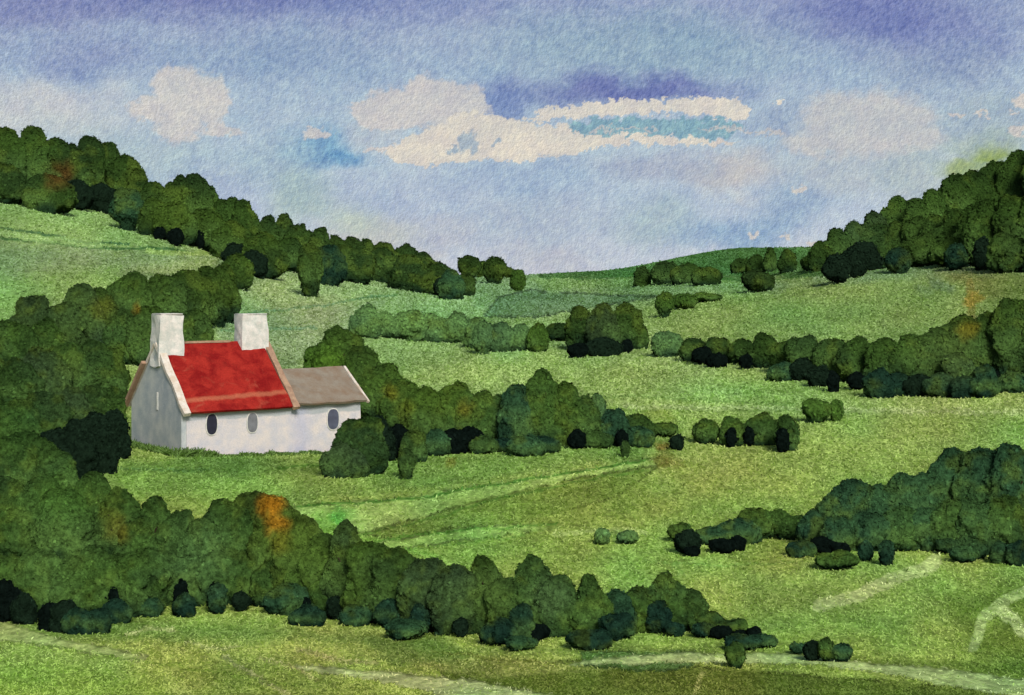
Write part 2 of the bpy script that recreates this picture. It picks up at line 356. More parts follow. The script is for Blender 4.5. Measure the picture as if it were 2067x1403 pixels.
def build_ground():
    us = np.concatenate([np.linspace(-1.5, -.37, 60)[:-1], np.linspace(-.37, .37, 900), np.linspace(.37, 1.5, 60)[1:]])
    ys = [-60., 0., 15., 22.]
    ys += list(np.exp(np.linspace(math.log(27), math.log(345), 620))) + list(np.exp(np.linspace(math.log(360), math.log(6000), 40)))
    ys = np.array(ys)
    U, Y = np.meshgrid(us, ys)
    Z = height(U, Y)
    X = U*np.maximum(Y, 25)
    Z = Z-.4*sm(25, 15, Y)
    # gentle real hummocks
    Z = Z+.10*(fbm(X/1.7, Y/3.1, s=61, o=3)-.5)*sm(500, 60, Y)
    px = U*F+HX; py = HY-Z/np.maximum(Y, 27)*F
    col, smo = paint_ground(px, py); col = col*K
    n, m = U.shape
    idx = np.arange(n*m).reshape(n, m)
    f = np.stack([idx[:-1, :-1], idx[:-1, 1:], idx[1:, 1:], idx[1:, :-1]], -1).reshape(-1, 4)
    co = np.stack([X, Y, Z], -1).reshape(-1, 3)
    tag(mesh_obj('ground', co, f, M_GROUND, col=col.reshape(-1, 3)), kind='structure')
    # tufts of grass standing on it, pale and dark
    r_ = np.random.default_rng(5); NT = 230000
    i = r_.uniform(4, 4+619, NT); j = r_.uniform(59, 959, NT)
    i0, j0 = i.astype(int), j.astype(int); fi, fj = i-i0, j-j0
    Pn = np.stack([X, Y, Z], -1)
    P = Pn[i0, j0]*((1-fi)*(1-fj))[:, None]+Pn[i0+1, j0]*(fi*(1-fj))[:, None]+Pn[i0, j0+1]*((1-fi)*fj)[:, None]+Pn[i0+1, j0+1]*(fi*fj)[:, None]
    keep = (P[:, 1] < 330) & ~((np.abs((P[:,0]-HB[0])*math.cos(HROT)+(P[:,1]-HB[1])*math.sin(HROT)-5.2) < 5.4) & (np.abs(-(P[:,0]-HB[0])*math.sin(HROT)+(P[:,1]-HB[1])*math.cos(HROT)-2.9) < 3.1))
    keep &= r_.random(NT) > smo[i0, j0]*.92
    P = P[keep]; base = col[i0, j0][keep]; n_ = len(P)
    # longer grass against the cottage walls
    nf = 5200; t_ = r_.uniform(-.3, 11.2, nf); gab = r_.random(nf) < .3
    lx = np.where(gab, r_.uniform(-.45, -.02, nf), t_); ly = np.where(gab, r_.uniform(-.3, 6.2, nf), r_.uniform(-.4, -.02, nf))
    fx = HB[0]+lx*math.cos(HROT)-ly*math.sin(HROT); fy = HB[1]+lx*math.sin(HROT)+ly*math.cos(HROT)
    P = np.concatenate([P, np.stack([fx, fy, height(fx/fy, fy)], 1)]); fb = lin((92, 122, 56))*r_.uniform(.5, 1.1, (nf, 1)); base = np.concatenate([base, fb]); n_ = len(P)
    grow = np.ones((n_, 1)); grow[-nf:, 0] = .7+1.3*(fbm(lx*1.1, ly*.6, s=311, o=3) > .5)*fbm(lx*2, ly, s=313, o=2)+2.0*np.exp(-((lx-.6)/.9)**2)
    s = P[:, 1:2]/F
    den = fbm(P[:,0]/6, P[:,1]/18, s=301, o=3)
    pale = r_.random(n_) < np.where(den > .5, .62, .48)
    tone = np.where(pale, r_.uniform(1.08, 1.5, n_), r_.uniform(.45, .85, n_))[:, None]
    tc_ = base*tone*np.where(pale[:, None], np.array([1.02, .96, 1.28]), np.array([.9, 1.0, .8]))
    d = r_.normal(size=(n_, 3)); d[:, 2] = np.abs(d[:, 2])*.8; d[:, 1] *= .4; d /= np.linalg.norm(d, axis=1, keepdims=True)
    ln = s*r_.uniform(3.0, 7.5, (n_, 1))*(1-.35*sm(80, 200, P[:, 1:2])); bend = r_.normal(size=(n_, 3))*.55; bend[:, 1] *= .3; bend[:, 2] = -np.abs(bend[:, 2])*.5
    ln = ln*grow; d[-nf:, 2] += .9; d /= np.linalg.norm(d, axis=1, keepdims=True)
    side = np.cross(d, np.array([[0, 1., 0]])); side /= np.linalg.norm(side, axis=1, keepdims=True)+1e-9
    wd = s*r_.uniform(.7, 1.5, (n_, 1))
    A = P+np.array([[0, 0, 1]])*s*.3; B = A+d*ln*.5; Cc = B+(d+bend)*ln*.5
    V = np.stack([A-side*wd*.6, A+side*wd*.6, B+side*wd, B-side*wd, Cc+side*wd*.4, Cc-side*wd*.4], 1).reshape(-1, 3)
    k0 = np.arange(n_)[:, None]*6
    Fq = np.concatenate([k0+np.array([[0, 1, 2, 3]]), k0+np.array([[3, 2, 4, 5]])])
    mt, nt, N, L = newmat('grass_blade')
    vc = nd(nt, 'ShaderNodeVertexColor', layer_name='col'); finish(nt, vc.outputs['Color'])
    tag(mesh_obj('grass', V, Fq, mt, col=np.clip(np.repeat(tc_, 6, 0), .003, 1), smooth=False), 'tufts of pale and dark green grass over the meadows', 'grass', kind='stuff')
build_ground()

# ------------------------------------------------------------------ sky backdrop far behind the hills
def paint_sky(px, py):
    wx = px+46*(fbm(px/90, py/70, s=103, o=5, r=.6)-.5)*2; wy = py+34*(fbm(px/80, py/60, s=105, o=5, r=.6)-.5)*2
    rows = [(-600,(90,104,168)),(0,(148,160,196)),(60,(156,170,200)),(130,(160,178,204)),(300,(176,192,210)),(420,(180,192,212)),(540,(192,198,214)),(700,(198,202,212))]
    col = np.zeros(px.shape+(3,)); rc = np.array([lin(r[1]) for r in rows])
    for k in range(3): col[..., k] = np.interp(wy, [r[0] for r in rows], rc[:, k])
    def put(c, m):
        nonlocal col
        m = np.clip(m, 0, 1)[..., None]; col = col*(1-m)+lin(c)*m
    soft = [ # x y rx ry colour alpha
      (420,-30,420,80,(108,116,174),.65),(60,20,220,60,(120,126,178),.6),(40,215,260,70,(200,200,206),.85),(760,10,260,60,(122,136,186),.5),
      (1300,90,380,90,(142,168,190),.7),(1780,30,220,95,(108,118,178),.8),(1950,90,160,70,(124,136,186),.6),(1280,180,270,42,(104,112,174),.85),(1000,200,80,60,(104,124,182),.7),
      (180,120,160,50,(128,140,186),.6),(560,110,260,70,(136,158,192),.6),(640,300,95,48,(112,158,196),.85),(700,318,60,24,(94,146,192),.7),
      (620,400,80,70,(164,186,178),.65),(560,340,120,60,(152,176,196),.6),(760,470,110,50,(190,190,186),.7),(720,430,70,40,(176,192,180),.6),
      (820,400,220,50,(172,184,208),.6),(1060,360,170,60,(152,174,204),.6),(1060,450,170,70,(160,174,196),.5),(1100,520,120,40,(180,182,198),.7),
      (1320,450,130,60,(158,180,190),.6),(1500,470,150,46,(134,164,198),.75),(1600,420,90,50,(140,166,196),.6),(1480,350,110,46,(196,190,192),.8),(1330,330,160,40,(164,170,194),.7),
      (1700,350,160,60,(176,184,196),.7),(1880,350,120,80,(176,186,188),.6),(2000,310,60,26,(140,160,88),.95),(1950,340,60,26,(150,168,100),.8),(1990,285,90,30,(166,180,150),.55),
      (2000,240,140,60,(160,176,192),.7),(1900,140,180,60,(146,160,190),.6),(1580,260,90,60,(146,162,192),.6),(330,330,200,60,(166,186,202),.7),(430,400,120,70,(156,168,200),.6),
      (120,250,160,40,(186,196,202),.5),(250,300,160,60,(176,190,200),.6),(760,250,60,60,(190,188,194),.3),(900,470,70,50,(178,178,194),.5),(860,520,40,30,(196,188,190),.5)]
    for x, y, rx, ry, c, a in soft:
        d = np.hypot((wx-x)/rx, (wy-y)/ry); put(c, a*(1-sm(.25, 1.25, d)))
    e1 = px+20*(fbm(px/16, py/14, s=111, o=4, r=.65)-.5)*2; e2 = py+18*(fbm(px/16, py/14, s=113, o=4, r=.65)-.5)*2
    def blobs(B, c, a, crisp=.12, tone=None):
        v = np.full(px.shape, -9.)
        for x, y, rx, ry in B: v = np.maximum(v, 1-np.hypot((e1-x)/rx, (e2-y)/ry))
        put(c, a*sm(-crisp, crisp, v)); return v
    blobs([(380,195,56,56),(345,170,40,34),(430,205,32,50),(360,245,50,44),(445,262,40,14),(310,220,50,24)], (206,200,200), .85, .22)
    blobs([(860,205,60,50),(800,220,70,40),(905,215,60,50),(945,225,40,56),(770,235,50,30),(740,225,34,20)], (200,196,200), .95, .16)
    blobs([(640,272,32,12),(745,298,12,5),(770,300,30,6)], (204,196,196), .8, .2)
    blobs([(1000,280,170,36),(900,300,110,30),(1110,285,80,30),(960,255,60,30),(860,315,80,18),(820,305,40,12),(1040,300,120,26),(1170,272,90,13),(1260,279,110,9),(1380,285,110,7),(1200,283,80,14)], (214,206,200), 1, .07)
    blobs([(1190,226,110,10),(1300,216,150,14),(1420,214,90,19),(1470,222,50,18),(1120,236,60,7),(1570,212,9,8)], (216,208,202), 1, .05)
    blobs([(1230,255,90,14),(1330,256,110,18),(1420,258,80,20)], (132,168,186), .95, .08)
    blobs([(1215,259,26,2.5),(1270,259,24,2.5),(1310,264,14,4),(1450,258,40,3),(1500,262,50,3),(1560,268,30,4)], (200,194,194), .8, .3)
    blobs([(1700,220,60,34),(1780,225,80,40),(1840,240,50,34),(1660,235,40,36),(1740,270,120,44),(1640,290,60,24),(1850,275,50,30)], (196,194,198), .85, .45)
    blobs([(1615,382,12,9),(1520,473,11,6),(1585,478,12,5),(1640,493,10,5),(1455,283,20,4),(1932,232,14,4),(2056,262,20,10),(2060,205,14,12),(2040,230,9,5),(1980,228,18,4)], (206,198,196), .9, .25)
    blobs([(945,287,18,20),(915,300,12,8),(1005,285,8,8)], (150,170,192), .8, .25)
    g = fbm(px/60, py/50, s=121, o=4, r=.6)[..., None]; col = col*(1+(g-.5)*np.array([.22, .14, .06]))
    g = fbm((px+py*.5)/5.5, (py-px*.4)/9, s=123, o=3, r=.8)[..., None]
    amt = .35+.65*sm(.52, .12, col[..., 0])[..., None]      # strong pigment granulates more than bare paper
    col = col*(1+(g-.5)*np.array([1.15, .95, .45])*amt)
    g = fbm(px/14+5, py/12, s=127, o=2, r=.7)[..., None]; col = col*(1+(g-.5)*np.array([.30, .24, .12])*amt)
    g = fbm(px/26, py/22, s=125, o=3, r=.7)[..., None]; col = col*(1+(g-.5)*np.array([.16, .2, .1]))
    return np.clip(col*np.array([1.0, 1.02, .97]), 0, 1)
def build_sky():
    m, nt, N, L = newmat('sky_wash')
    a = nd(nt, 'ShaderNodeVertexColor', layer_name='col')
    g = nd(nt, 'ShaderNodeNewGeometry')
    # grain relief of the wash, its upper-left light and shade put into colour
    v1 = mapv(nt, g.outputs['Position'], (.001,)*3); v2 = mapv(nt, g.outputs['Position'], (.001,)*3, (-.0016, 0, .0014))
    d = mth(nt, 'SUBTRACT', noise(nt, v1, 75, 6, .82), noise(nt, v2, 75, 6, .82))
    f = rng_map(nt, d, -.2, .2, .40, 1.60)
    col = mixc(nt, 1.0, a.outputs['Color'], f, 'MULTIPLY')
    e = nd(nt, 'ShaderNodeEmission'); L.new(col, e.inputs['Color']); e.inputs['Strength'].default_value = 1.0
    o = nd(nt, 'ShaderNodeOutputMaterial'); L.new(e.outputs[0], o.inputs[0])
    us = np.concatenate([np.linspace(-1.2, -.37, 50)[:-1], np.linspace(-.37, .37, 1100), np.linspace(.37, 1.2, 50)[1:]])
    vs = np.concatenate([np.linspace(-.08, 0, 8)[:-1], np.linspace(0, .21, 320), np.linspace(.21, .8, 40)[1:]])
    U, V = np.meshgrid(us, vs)
    D = np.stack([U, np.ones_like(U), V], -1); D /= np.linalg.norm(D, axis=-1, keepdims=True)
    co = (D*7000).reshape(-1, 3)
    col = paint_sky(U*F+HX, HY-V*F).reshape(-1, 3)
    n, k = U.shape; idx = np.arange(n*k).reshape(n, k)
    f = np.stack([idx[:-1, :-1], idx[1:, :-1], idx[1:, 1:], idx[:-1, 1:]], -1).reshape(-1, 4)
    tag(mesh_obj('sky', co, f, m, col=col), kind='structure')
build_sky()
# ------------------------------------------------------------------ trees and bushes
import bmesh
def ico(n):
    bm = bmesh.new(); bmesh.ops.create_icosphere(bm, subdivisions=n, radius=1)
    v = np.array([q.co[:] for q in bm.verts]); f = np.array([[q.index for q in p.verts] for p in bm.faces]); bm.free()
    return v, f
ICO = {n: ico(n) for n in (3, 4, 5, 6)}
TINT = {'dk':(50,70,34), 'ol':(58,76,34), 'gr':(64,88,44), 'bl':(46,72,52), 'tl':(32,54,44), 'bk':(13,20,19), 'dd':(24,36,28),
        'pl':(98,128,78), 'pg':(84,112,72), 'mg':(76,104,44), 'gy':(60,72,52), 'or':(78,90,38)}
SPOTS = [ # pigment blooms: px, py, r, colour, amount
 (546,1020,30,(178,116,34),.95),(562,1056,28,(168,112,34),.85),(568,1096,28,(120,108,36),.6),(238,1072,32,(112,100,36),.6),(225,1040,26,(84,86,34),.5),
 (276,622,12,(130,96,30),.7),(398,515,14,(100,92,30),.5),(205,625,30,(88,88,32),.6),(790,792,22,(116,108,36),.6),(815,830,26,(104,108,34),.5),(938,822,20,(112,102,36),.55),(930,870,14,(116,100,30),.4),
 (118,352,36,(84,56,30),.8),(80,300,60,(60,84,36),.5),(350,430,60,(78,98,40),.5),(1952,668,24,(116,100,30),.7),(1930,700,40,(84,100,44),.4),(120,1010,70,(76,108,50),.7),(100,1110,90,(82,108,58),.7),
 (400,1120,90,(84,112,68),.65),(330,1090,60,(72,98,52),.4),(620,1120,70,(84,104,46),.5),(700,1170,60,(78,98,46),.4),(980,1200,60,(90,112,58),.6),(1110,1210,50,(92,116,76),.5),(900,1190,60,(74,94,60),.4),
 (1830,1010,120,(66,96,62),.5),(1960,1050,90,(74,100,52),.5),(660,740,50,(82,112,40),.7),(880,800,60,(76,96,36),.4),(1740,480,60,(62,86,54),.5),(1850,460,60,(70,92,44),.5),
 (1900,720,80,(84,104,60),.4),(150,780,80,(58,76,48),.4),(40,850,60,(48,78,40),.4),(2040,490,50,(62,80,44),.5),(470,600,50,(66,80,34),.3)]
NLABEL = ['first','second','third','fourth','fifth','sixth','seventh','eighth','ninth','tenth','eleventh','twelfth','thirteenth','fourteenth','fifteenth','sixteenth',
  'seventeenth','eighteenth','nineteenth','twentieth','twenty-first','twenty-second','twenty-third','twenty-fourth','twenty-fifth','twenty-sixth','twenty-seventh','twenty-eighth','twenty-ninth','thirtieth','thirty-first','thirty-second']
def crown_mesh(name, base, px, top, basepy, w, tint, prof, seed, parent=None):
    Y = base[1]; s = Y/F
    a = w/2*s; h = (basepy-top)*s
    size = max(w, basepy-top)
    lvl = 5 if size > 62 else (4 if size > 28 else 3)
    v, f = ICO[lvl]
    r_ = np.random.default_rng(seed)
    ar = h/(2*a)
    e = 2.45 if prof != 'b' else 2.1
    k = np.hypot(v[:,0], v[:,1]); sup = 1/((k**e+np.abs(v[:,2])**e+1e-9)**(1/e))
    q = v*sup[:, None]*np.array([1, .9, ar])
    zz = q[:, 2]/ar
    if prof == 'c': q[:, :2] *= (1.0-.62*sm(-.3, 1.15, zz))[:, None]
    elif prof == 'v': q[:, :2] *= (.4+.6*sm(-1, .1, zz))[:, None]
    elif prof == 'd': q[:, :2] *= (1.0-.22*sm(.1, 1, zz))[:, None]
    # rounded boughs, the same size in every direction
    nb_ = int(np.clip(12+size/4, 14, 70))
    ctr = q[r_.integers(0, len(q), nb_)]
    rb = r_.uniform(.20, .62, nb_)*(1.0 if size < 90 else .85)
    d2_ = ((q[:, None, :]-ctr[None])**2).sum(2)/(rb**2)
    bump = (np.sqrt(np.maximum(1-d2_, 0))*rb*.36).max(1)
    o = r_.uniform(0, 90, 3); fr = max(1.8, size/22)
    fine = fbm(q[:,0]*fr+o[0], q[:,1]*fr+o[1], q[:,2]*fr+o[2], s=5, o=3, r=.6)-.5
    out = q/np.array([1, .81, ar*ar]); out /= np.linalg.norm(out, axis=1, keepdims=True)+1e-9
    q = q+out*(bump+fine*.30+.34*(vnoise(q[:,0]*1.6+o[1], q[:,1]*1.6, q[:,2]*1.6+o[0], s=8)-.5)*(size > 60))[:, None]
    z = q[:, 2]; z = (z-z.min())/(z.max()-z.min())
    xy = q[:, :2]/np.abs(q[:, 0]).max()
    low = .16*h if prof != 'b' else .03*h
    wide = 1.30 if prof in 'dc' and size > 100 else (1.16 if prof in 'dc' and size > 50 else 1.0)
    co = np.stack([xy[:, 0]*a*wide, xy[:, 1]*a*.72, z*(h+low)-low], 1)
    # colour in the world: shared blooms run through neighbouring crowns
    W = co+np.array(base); py_far = Y > 115
    PX = W[:, 0]/W[:, 1]*F+HX; PY = HY-W[:, 2]/W[:, 1]*F
    base_c = lin(TINT[tint])
    col = np.tile(base_c, (len(co), 1))
    if tint in ('dk', 'ol', 'gr', 'gy', 'mg', 'or'):     # a stand shares its tone: wet washes run from tree to tree
        big = fbm(PX/150+3, PY/110, W[:, 1]/60, s=91, o=3)[:, None]; big2 = fbm(PX/110, PY/90+7, W[:, 1]/60, s=93, o=3)[:, None]
        w1 = sm(.36, .6, big); w2 = sm(.45, .66, big2)
        com = lin((46, 66, 34))*(1-w1)+lin((68, 92, 42))*w1; com = com*(1-w2*.6)+lin((52, 72, 50))*w2*.6
        if py_far: com = com*.62
        col = col*.45+com*.55
    if tint not in ('bk', 'dd'):
        n1 = fbm(PX/46, PY/40, W[:, 1]/12, s=71, o=3)
        n2 = fbm(PX/30, PY/26, W[:, 1]/9, s=73, o=3)
        col = col*(1+(n1-.5)[:, None]*np.array([1.0, .9, .5]))
        m = (sm(.5, .72, n2)*.5)[:, None]
        col = col*(1-m)+lin((88, 104, 44))*m*(.7 if tint in ('tl',) else 1)
        wob = 12*(fbm(PX/20, PY/20, s=77)-.5)*2
        for sx, sy, sr, sc, sa in SPOTS:
            d = np.hypot(PX-sx+wob, (PY-sy-wob))/sr
            if d.min() < 1.3:
                m = (sa*(1-sm(.25, 1.25, d)))[:, None]; col = col*(1-m)+lin(sc)*m
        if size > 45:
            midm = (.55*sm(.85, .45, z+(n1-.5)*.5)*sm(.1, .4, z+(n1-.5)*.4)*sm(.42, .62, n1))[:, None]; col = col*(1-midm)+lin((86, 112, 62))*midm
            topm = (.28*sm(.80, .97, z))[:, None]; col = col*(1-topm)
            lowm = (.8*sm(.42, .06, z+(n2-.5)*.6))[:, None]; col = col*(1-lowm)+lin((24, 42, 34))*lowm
    g = fbm(PX/4, PY/4, W[:, 1]*2, s=79, o=2); col = col*(.75+.5*g)[:, None]
    nb = len(co)
    # leaf clumps standing off the surface
    area = w*(basepy-top)
    nleaf = int(min(6000, area/4.5)) if tint != 'bk' else int(area/12)
    tri = f[r_.integers(0, len(f), nleaf)]
    bc = r_.dirichlet((1, 1, 1), nleaf)
    P = (co[tri]*bc[..., None]).sum(1)
    nrm = np.cross(co[tri[:, 1]]-co[tri[:, 0]], co[tri[:, 2]]-co[tri[:, 0]]); nrm /= np.linalg.norm(nrm, axis=1, keepdims=True)+1e-9
    lc = (col[tri]*bc[..., None]).sum(1)*np.exp(r_.normal(.02, .22, (nleaf, 1)))
    ls = s*(r_.uniform(1.3, 3.0, (nleaf, 1))+2.2*(r_.random((nleaf, 1)) < .12))
    d1 = r_.normal(size=(nleaf, 3)); d1 -= .8*nrm*(d1*nrm).sum(1, keepdims=True); d1 /= np.linalg.norm(d1, axis=1, keepdims=True)
    d2 = np.cross(nrm, d1); d2 /= np.linalg.norm(d2, axis=1, keepdims=True)+1e-9
    P = P+nrm*s*(r_.uniform(-.3, 1.4, (nleaf, 1))+1.8*(r_.random((nleaf, 1)) < .15))
    q4 = np.stack([P-d1*ls, P-d2*ls*.7, P+d1*ls, P+d2*ls*.7], 1).reshape(-1, 3)
    i4 = nb+np.arange(nleaf)[:, None]*4
    ft = np.concatenate([i4+np.array([[0, 1, 2]]), i4+np.array([[0, 2, 3]])])
    co2 = np.concatenate([co, q4]); col2 = np.concatenate([col, np.repeat(lc, 4, 0)])
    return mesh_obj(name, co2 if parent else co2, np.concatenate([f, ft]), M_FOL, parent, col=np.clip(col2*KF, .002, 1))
def tube(pts, rads, n=7):
    V = []; Fc = []
    for (p, r) in zip(pts, rads):
        for i in range(n):
            a = 2*math.pi*i/n; V.append((p[0]+r*math.cos(a), p[1]+r*math.sin(a), p[2]))
    for k in range(len(pts)-1):
        for i in range(n):
            j = (i+1) % n; Fc.append((k*n+i, k*n+j, (k+1)*n+j, (k+1)*n+i))
    return V, Fc
def trunk_mesh(h, a, seed, parent):
    r_ = random.Random(seed); V = []; Fc = []
    def add(pts, rads):
        v, f = tube(pts, rads); o = len(V); V.extend(v); Fc.extend([tuple(i+o for i in q) for q in f])
    t = h*.045
    add([(0, 0, -.3), (0, 0, 0), (.02*h, 0, .3*h), (0, .01*h, .6*h), (-.01*h, 0, .8*h)], [t*1.5, t*1.2, t, t*.6, t*.2])
    for k in range(5):
        an = r_.uniform(0, 6.28); z = h*r_.uniform(.25, .55); l = a*r_.uniform(.4, .6)
        add([(0, 0, z), (l*.5*math.cos(an), l*.5*math.sin(an), z+.1*h), (l*math.cos(an), l*math.sin(an), z+.2*h)], [t*.5, t*.35, t*.12])
    mesh_obj('trunk', V, Fc, M_BARK, parent)
SEED = [100]
def pr_ball(p): return p == 'b'
def plant(kind, px, top, base, w, tint, prof, label, group, cat):
    SEED[0] += 1
    b = at(px, base)
    # the pixel row is where the front skirt of the crown meets the grass: the stem stands one radius further back
    wf = 1.30 if w > 100 else 1.0
    back = .72*(w/2)*b[1]/F*((1.12*wf) if kind.endswith('tree') else -.15)
    y2 = b[1]+back; u2 = (px-HX)/F; zg = float(height(u2, y2)); z_top = (HY-top)/F*y2
    z_min = b[2]+.35*(base-top)*b[1]/F
    b = np.array([u2*y2, y2, min(zg, z_top-.3*(base-top)*b[1]/F)])
    base = top+(z_top-b[2])*F/y2
    if kind.endswith('tree'):
        e = empty(kind, b)
        crown_mesh('crown', b, px, top, base, w, tint, prof, SEED[0], e)
        s = b[1]/F; trunk_mesh((base-top)*s, w/2*s, SEED[0], e); o = e
    else:
        o = crown_mesh(kind, b, px, top, base, w, tint, prof, SEED[0]); o.location = b
    tag(o, label, cat, group)
def row(kind, items, phrase, group, cat='tree', tint='dk', dy=0):
    """phrase holds {o}: the ordinal counted from the left"""
    items = sorted(items, key=lambda t: t[0])
    for n, it in enumerate(items):
        px, top, base, w = it[:4]; base = base-dy
        tn = it[4] if len(it) > 4 and it[4] else tint
        pr = it[5] if len(it) > 5 and it[5] else 'd'
        lab = it[6] if len(it) > 6 else phrase.format(o=NLABEL[n])
        plant(kind, px, top, base, w, tn, pr, lab, group, cat)

# left hill, skyline row
row('woodland_tree', [(-60,250,400,90),(8,256,400,95),(66,254,395,60),(110,278,400,80),(150,290,410,64),(180,274,415,56),(217,287,420,72),(250,310,430,72),(276,342,435,52),(310,366,455,64),
 (345,367,465,50),(364,353,470,50),(394,350,478,76),(418,375,480,50,'gr'),(447,402,500,46,'dk'),(470,398,510,50,'gr'),(492,401,520,46,'dk'),(510,428,525,42),(540,434,535,48),(573,431,535,46),
 (600,452,545,56),(624,466,545,40),(646,459,550,46),(675,475,552,54,'ol'),(712,478,555,64,'ol'),(740,482,555,46),(775,489,560,66,'ol'),(818,492,565,64),(850,509,570,52),(882,528,575,52),(908,545,580,44,'ol')],
 '{o} tree from the left along the dark skyline of the left hill', 'trees on the skyline of the left hill', tint='dk')
row('woodland_tree', [(-50,320,410,90),(10,330,414,84),(98,350,432,98,'dk'),(150,362,424,74,'dd'),(205,370,432,74,'dd'),(257,378,468,78,'bl','v'),(312,400,478,64,'ol'),(352,405,492,84,'ol'),(412,420,508,90,'ol'),
 (470,445,535,82,'ol'),(532,468,562,92,'ol'),(582,480,550,74,'dk'),(627,492,601,58,'ol','v'),(662,495,578,70,'tl'),(712,492,572,92,'dk'),(772,500,572,92,'dk'),(826,512,590,74,'dk'),(872,532,596,72,'ol'),(912,545,606,50,'bl'),(940,552,598,46,'ol')],
 '{o} tree from the left along the lower edge of the left hill wood', 'trees on the lower edge of the left hill wood')
row('hill_tree', [(947,515,562,50,'ol','v','tall round-headed tree at the right end of the left hill wood'),(974,527,553,44,'ol','b','small tree bridging the pale gap right of the left hill wood'),
 (998,519,574,50,'ol','v','second round-headed tree right of the pale gap at the valley notch'),(1023,538,562,34,'ol','b','low bush-like tree between two round heads at the valley notch'),
 (1045,544,589,34,'mg','b','lone oval olive tree standing rightmost at the valley notch')], '', 'loose trees by the valley notch')
row('dark_bush', [(323,457,484,27,'bk','b'),(354,459,496,36,'bk','b'),(403,464,503,30,'bk','v')], '{o} from left of three near-black round bushes above the far left field', 'three black bushes on the left hill', 'bush')
row('dark_bush', [(482,490,540,62,'dd','d','near-black domed bush leftmost at the foot of the hill wood'),(512,505,558,60,'dd','d','near-black bush beside the domed one under the hill wood'),
 (650,535,562,30,'dd','b','small dark bush in the middle of the hill wood edge'),(895,560,600,44,'dd','b','dark round bush at the right end of the hill wood')], '', 'dark bushes at the foot of the hill wood', 'bush')
# trees behind the cottage
row('woodland_tree', [(262,548,665,92),(320,553,665,94),(372,545,660,88),(398,560,660,80),(425,537,660,78),(446,532,650,66,'ol'),(478,512,585,60,'ol')],
 '{o} from left of the tall dark trees behind the cottage chimneys', 'tall trees behind the cottage', tint='ol')
row('woodland_tree', [(-30,640,760,110),(18,646,770,96,'dk'),(66,597,745,84,'gy'),(92,640,750,60,'dk'),(126,610,742,80,'gy'),(166,572,735,88,'gy'),(203,580,735,74,'ol'),(232,640,740,60,'gr')],
 '{o} from left of the tall grey-green trees on the left edge behind the cottage', 'back tier of trees left of the cottage', tint='gr')
row('woodland_tree', [(-25,715,850,104),(30,722,850,100,'dk'),(84,700,846,100,'gy'),(136,690,840,98),(186,684,838,90,'dk'),(226,700,836,60,'ol')],
 '{o} from left in the middle tier of trees left of the cottage', 'middle tier of trees left of the cottage', tint='gr')
row('woodland_tree', [(-20,800,960,104,'dk'),(35,806,965,104),(88,790,950,96,'dk'),(140,782,940,90,'gy'),(192,775,925,84,'dk'),(228,780,915,50,'dk')],
 '{o} from left in the front tier of trees left of the cottage', 'front tier of trees left of the cottage', tint='gr')
row('dark_bush', [(110,862,962,90,'dd'),(152,846,964,76,'dd'),(192,832,955,76,'dd'),(232,826,925,58,'dd'),(60,870,990,110,'dk'),(20,880,1010,110,'gr'),(110,905,1000,90,'gr')],
 '{o} from left of the dark bushes against the left side of the cottage', 'dark bushes left of the cottage', 'bush')
row('woodland_tree', [(250,625,740,76),(298,618,745,84),(345,628,745,84),(392,622,735,70)],
 '{o} from left of the dark trees directly behind the cottage ridge', 'trees just behind the cottage roof', tint='ol')
# hedge right of the cottage
row('hedge_tree', [(650,690,790,76,'mg','b'),(686,656,820,92,'ol'),(730,698,845,92,'ol'),(780,732,868,96,'ol'),(815,764,895,90,'ol'),(856,779,910,76,'ol'),(892,790,905,52,'gr'),(925,769,900,84,'ol'),(975,788,900,64,'mg'),(1010,797,900,56,'gr'),
 (1045,776,905,66,'bl'),(1095,744,905,92,'gr','c'),(1140,770,905,76,'ol','c'),(1178,798,905,62,'dk'),(1206,794,900,42,'pg'),(1236,824,905,66,'bl'),(1282,834,900,70,'dk'),(1332,852,888,76,'ol','b')],
 '{o} tree from the left in the hedge running right from the cottage', 'trees in the hedge right of the cottage', dy=2)
row('hedge_bush', [(694,892,962,92,'gy'),(728,840,955,94,'dk'),(762,838,930,70,'dd'),(796,855,922,60,'bk'),(820,905,967,42,'ol','v'),(838,870,930,56,'dk'),(880,866,920,52,'bl'),(915,864,915,60,'bk'),(950,860,908,56,'bk'),(975,880,915,56,'dk'),
 (1000,868,892,26,'bk','b'),(1012,884,910,66,'tl'),(1026,855,874,16,'bk','b'),(1060,876,919,76,'bl'),(1100,880,914,60,'tl'),(1115,872,900,25,'bk','b'),(1138,855,879,19,'bk','b'),(1165,866,906,42,'bk','b'),(1205,868,905,60,'dk'),(1255,866,904,28,'bk','b'),
 (1262,890,924,20,'ol','v'),(1290,860,902,56,'bl'),(1366,878,909,30,'dd','b')], '{o} from left of the low bushes fronting the hedge right of the cottage', 'bushes fronting the cottage hedge', 'bush')
# short hedge and bow-shaped pair in the middle right
row('hedge_bush', [(1426,845,896,58,'dk','b'),(1476,840,900,46,'dk'),(1538,832,896,86,'dk'),(1590,838,908,52,'dk'),(1476,862,903,25,'bk','b'),(1512,861,901,25,'bk','b'),(1580,864,913,30,'bk','b')],
 '{o} from left of the bushes in the short hedge mid right', 'bushes in the short middle hedge', 'bush')
row('field_bush', [(1648,805,853,60,'mg','v','wide olive bush, left of the joined pair alone in the right field'),(1688,806,851,32,'mg','b','narrow olive bush, right of the joined pair alone in the right field')], '', 'pair of bushes in the right field', 'bush')
